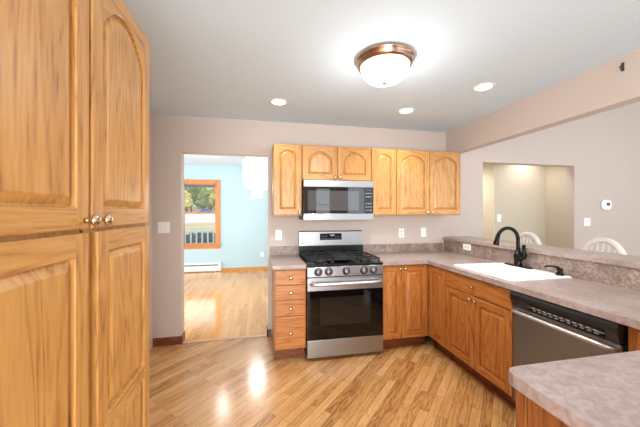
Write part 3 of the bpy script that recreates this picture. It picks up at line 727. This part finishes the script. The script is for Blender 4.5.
# baseboard heater
r = thing('baseboard_heater', 'long white baseboard heater under the window of the blue room', 'heater', (-2.2, Yf, 0))
b = MB(); b.prism([(-.005, .02), (-.065, .02), (-.065, .13), (-.05, .195), (-.005, .21)], 0, 1.26, 'x', .003); b.build('cover', M['white'], r)
b = MB(); b.prism([(-.055, .152), (-.066, .150), (-.060, .172), (-.052, .172)], .04, 1.20, 'x'); b.build('air_slot', M['slot'], r)
b = MB(); b.box((1.20, -.07, .015), (1.268, -.004, .215), .003); b.build('end_cap', M['white'], r)
b = MB(); b.box((.02, -.05, 0.0), (.05, -.01, .022)); b.build('foot', M['white'], r)
b = MB(); b.box((1.1, -.05, 0.0), (1.13, -.01, .022)); b.build('foot', M['white'], r)

# ------------------------------------------------------------ bar stools beyond the bar
def stool(loc, rz, label):
    r = thing('bar_stool', label, 'bar stool', loc, rz, 'bow-back bar stools')
    sh = .635
    b = MB(); b.lathe([(0, sh-.035), (.17, sh-.03), (.205, sh-.012), (.205, sh), (.19, sh+.006), (0, sh-.002)], 'z', n=32); b.build('seat', M['chair'], r)
    legs = [(sx, sy) for sx in (-1, 1) for sy in (-1, 1)]
    for sx, sy in legs:
        b = MB(); b.tube([(sx*.21, sy*.21, 0), (sx*.185, sy*.185, .18), (sx*.16, sy*.16, .40), (sx*.125, sy*.125, sh-.025)], [.013, .018, .020, .015], 10); b.build('leg', M['chair'], r)
    b = MB()
    for zz, k in ((.22, .18), (.26, .176)):
        if zz == .22:
            b.tube([(-k, -k, zz), (k, -k, zz)], .011, 8); b.tube([(-k, k, zz), (k, k, zz)], .011, 8)
        else: b.tube([(-k, -k, zz), (-k, k, zz)], .011, 8); b.tube([(k, -k, zz), (k, k, zz)], .011, 8)
    b.build('stretcher', M['chair'], r)
    # bow back: local +x is behind the sitter
    pts = []; rads = []; BW = .19
    for k in range(25):
        a = -PI*.08+PI*1.16*k/24; u = BW*math.cos(a); v = .27*max(0, math.sin(a))
        pts.append((.165+.05*(v/.27), u, sh+.24+v if 0 < k < 24 else sh+.24)); rads.append(.027)
    pts = [(.12, .15, sh-.01)]+pts+[(.12, -.15, sh-.01)]; rads = [.015]+rads+[.015]
    b = MB(); b.tube(pts, rads, 10); b.build('bow', M['chair'], r)
    for k in range(7):
        u = -.115+.23*k/6; uu = u*1.25
        top = .27*math.sqrt(max(0, 1-(uu/BW)**2))
        b = MB(); b.tube([(.14, u, sh-.005), (.155, u*1.12, sh+.22), (.165+.05*top/.27, uu, sh+.24+top-.008)], [.008, .0105, .007], 8); b.build('spindle', M['chair'], r)
    b = MB(); b.lathe([(0, sh+.0), (.17, sh+.004), (.185, sh+.02), (.17, sh+.036), (0, sh+.04)], 'z', n=28); b.build('cushion', M['cushion'], r)
    return r
stool((2.93, -1.20, 0), .0, 'cream bow-back stool behind the bar, right one below the thermostat')
stool((2.93, -.42, 0), .0, 'cream bow-back stool behind the bar, left one just behind the faucet')

# ------------------------------------------------------------ outdoors beyond the window
b = MB(); bm = b.bm
prof = [(4.1, -.6, 0), (6.4, -.6, 0), (50, -.6, 0), (56, -.55, 1), (74, -.35, 1), (100, .8, 1), (104, .95, 0), (135, 1.9, 0), (160, 5, 0)]
vv = [[bm.verts.new((x_, y_, z_)) for x_ in (-80, 30)] for (y_, z_, m_) in prof]
for k in range(len(prof)-1):
    f = bm.faces.new([vv[k][0], vv[k][1], vv[k+1][1], vv[k+1][0]]); f.material_index = 1 if prof[k][2] and prof[k+1][2] else 0
g = b.build('ground', [M['lawn'], M['asphalt']]); g['kind'] = 'structure'
b = MB(); b.box((-6, 4.05, -.2), (2, 6.3, -.08)); b.box((-6, 4.05, -.6), (-5.9, 6.3, -.2)); o = b.build('porch_floor', M['porch']); o['kind'] = 'structure'
b = MB(); b.box((-6, 4.05, 2.42), (2, 6.5, 2.55)); b.box((-6, 6.3, 2.20), (2, 6.42, 2.42)); o = b.build('porch_ceiling', M['porch']); o['kind'] = 'structure'
r = thing('porch_railing', 'white porch railing with upright balusters outside the window', 'railing', (-6, 6.15, -.08))
b = MB(); b.box((0, -.03, .86), (8, .03, .92), .004); b.build('top_rail', M['white'], r)
b = MB(); b.box((0, -.02, .44-.3), (8, .02, .49-.3), .004); b.build('bottom_rail', M['white'], r)
bal = None
for k in range(48):
    x_ = .08+.165*k
    if bal is None: bb = MB(); bb.box((-.02, -.02, .185), (.02, .02, .865)); bal = o = bb.build('baluster', M['white'], r)
    else: o = bal.copy(); C.objects.link(o)
    o.location = (x_, 0, 0)
for x_ in (0, 8):
    b = MB(); b.box((x_-.05, -.05, 0), (x_+.05, .05, 2.27)); b.build('post', M['white'], r)
def blob(bm, c, r_, sub, amp, sq=1.):
    ret = bmesh.ops.create_icosphere(bm, subdivisions=sub, radius=1)
    for v in ret['verts']:
        n_ = noise.noise(v.co*2.2+Vector(c)*.7)+.5*noise.noise(v.co*6+Vector(c)); v.co = Vector(c)+v.co*(r_*(1+amp*n_))*1.0
        v.co.z = c[2]+(v.co.z-c[2])*sq
b = MB(); bm = b.bm
for k in range(15): blob(bm, (-4.4+.3*k, random.uniform(-.05, .05), .62+random.uniform(-.06, .06)), .40, 3, .4, 1.5)
o = b.build('clipped_hedge', M['bush'], None, (0, 7.0, -.6)); tag(o, 'dark green hedge growing right behind the porch railing', 'hedge')
TL = {'leafy': 'pale yellow-green tree at the far side of the road', 'leafg': 'darker green tree at the far side of the road', 'leafr': 'small red-leaved tree left of the others outside the window'}
for i, (x_, y_, hgt, mk) in enumerate([(-27.2, 112, 8.5, 'leafy'), (-22.6, 116, 10.5, 'leafg'), (-17.2, 120, 9, 'leafg'), (-31.8, 116, 9.5, 'leafg'), (-25.2, 96, 3.2, 'leafr'), (-14.5, 116, 9, 'leafy'), (-28.5, 124, 13, 'leafg'), (-21, 126, 12, 'leafy'), (-36, 126, 13, 'leafy'), (-34, 138, 16, 'leafg'), (-24.5, 140, 17, 'leafg'), (-15, 138, 15, 'leafg'), (-31, 152, 21, 'leafy'), (-20, 152, 21, 'leafy')]):
    z_ = .95+(y_-104)*.03-.1
    r = thing('roadside_tree', TL[mk], 'tree', (x_, y_, z_), 0, TL[mk].split(' at')[0]+'s beyond the road')
    b = MB(); b.tube([(0, 0, 0), (.1, 0, hgt*.3), (0, .1, hgt*.7)], [.3, .22, .1], 8); b.build('trunk', M['bark'], r)
    b = MB()
    for q in range(9):
        a = random.uniform(0, 2*PI); rr_ = random.uniform(.0, .10)*hgt
        blob(b.bm, (rr_*math.cos(a), rr_*math.sin(a), hgt*random.uniform(.30, .85)), hgt*random.uniform(.12, .165), 3, .6)
    b.build('foliage', M[mk], r)
r = thing('parked_car', 'blue car parked far off in front of the trees', 'car', (-19.8, 108, 1.08))
b = MB(); b.prism([(-2.2, .35), (2.2, .35), (2.25, .8), (1.5, .95), (.9, 1.45), (-1.0, 1.45), (-1.7, .98), (-2.2, .9)], -.85, .85, 'y', .06); b.build('car_body', M['carpaint'], r)
b = MB(); b.prism([(1.35, .97), (.85, 1.38), (-.95, 1.38), (-1.5, 1.0)], -.87, .87, 'y'); b.build('car_windows', M['blackgl'], r)
for x_ in (-1.4, 1.4):
    for y_ in (-.8, .62):
        b = MB(); b.lathe([(.34, 0), (.34, .2)], 'y', (x_, y_, .34), 18); b.build('wheel', M['tyre'], r)
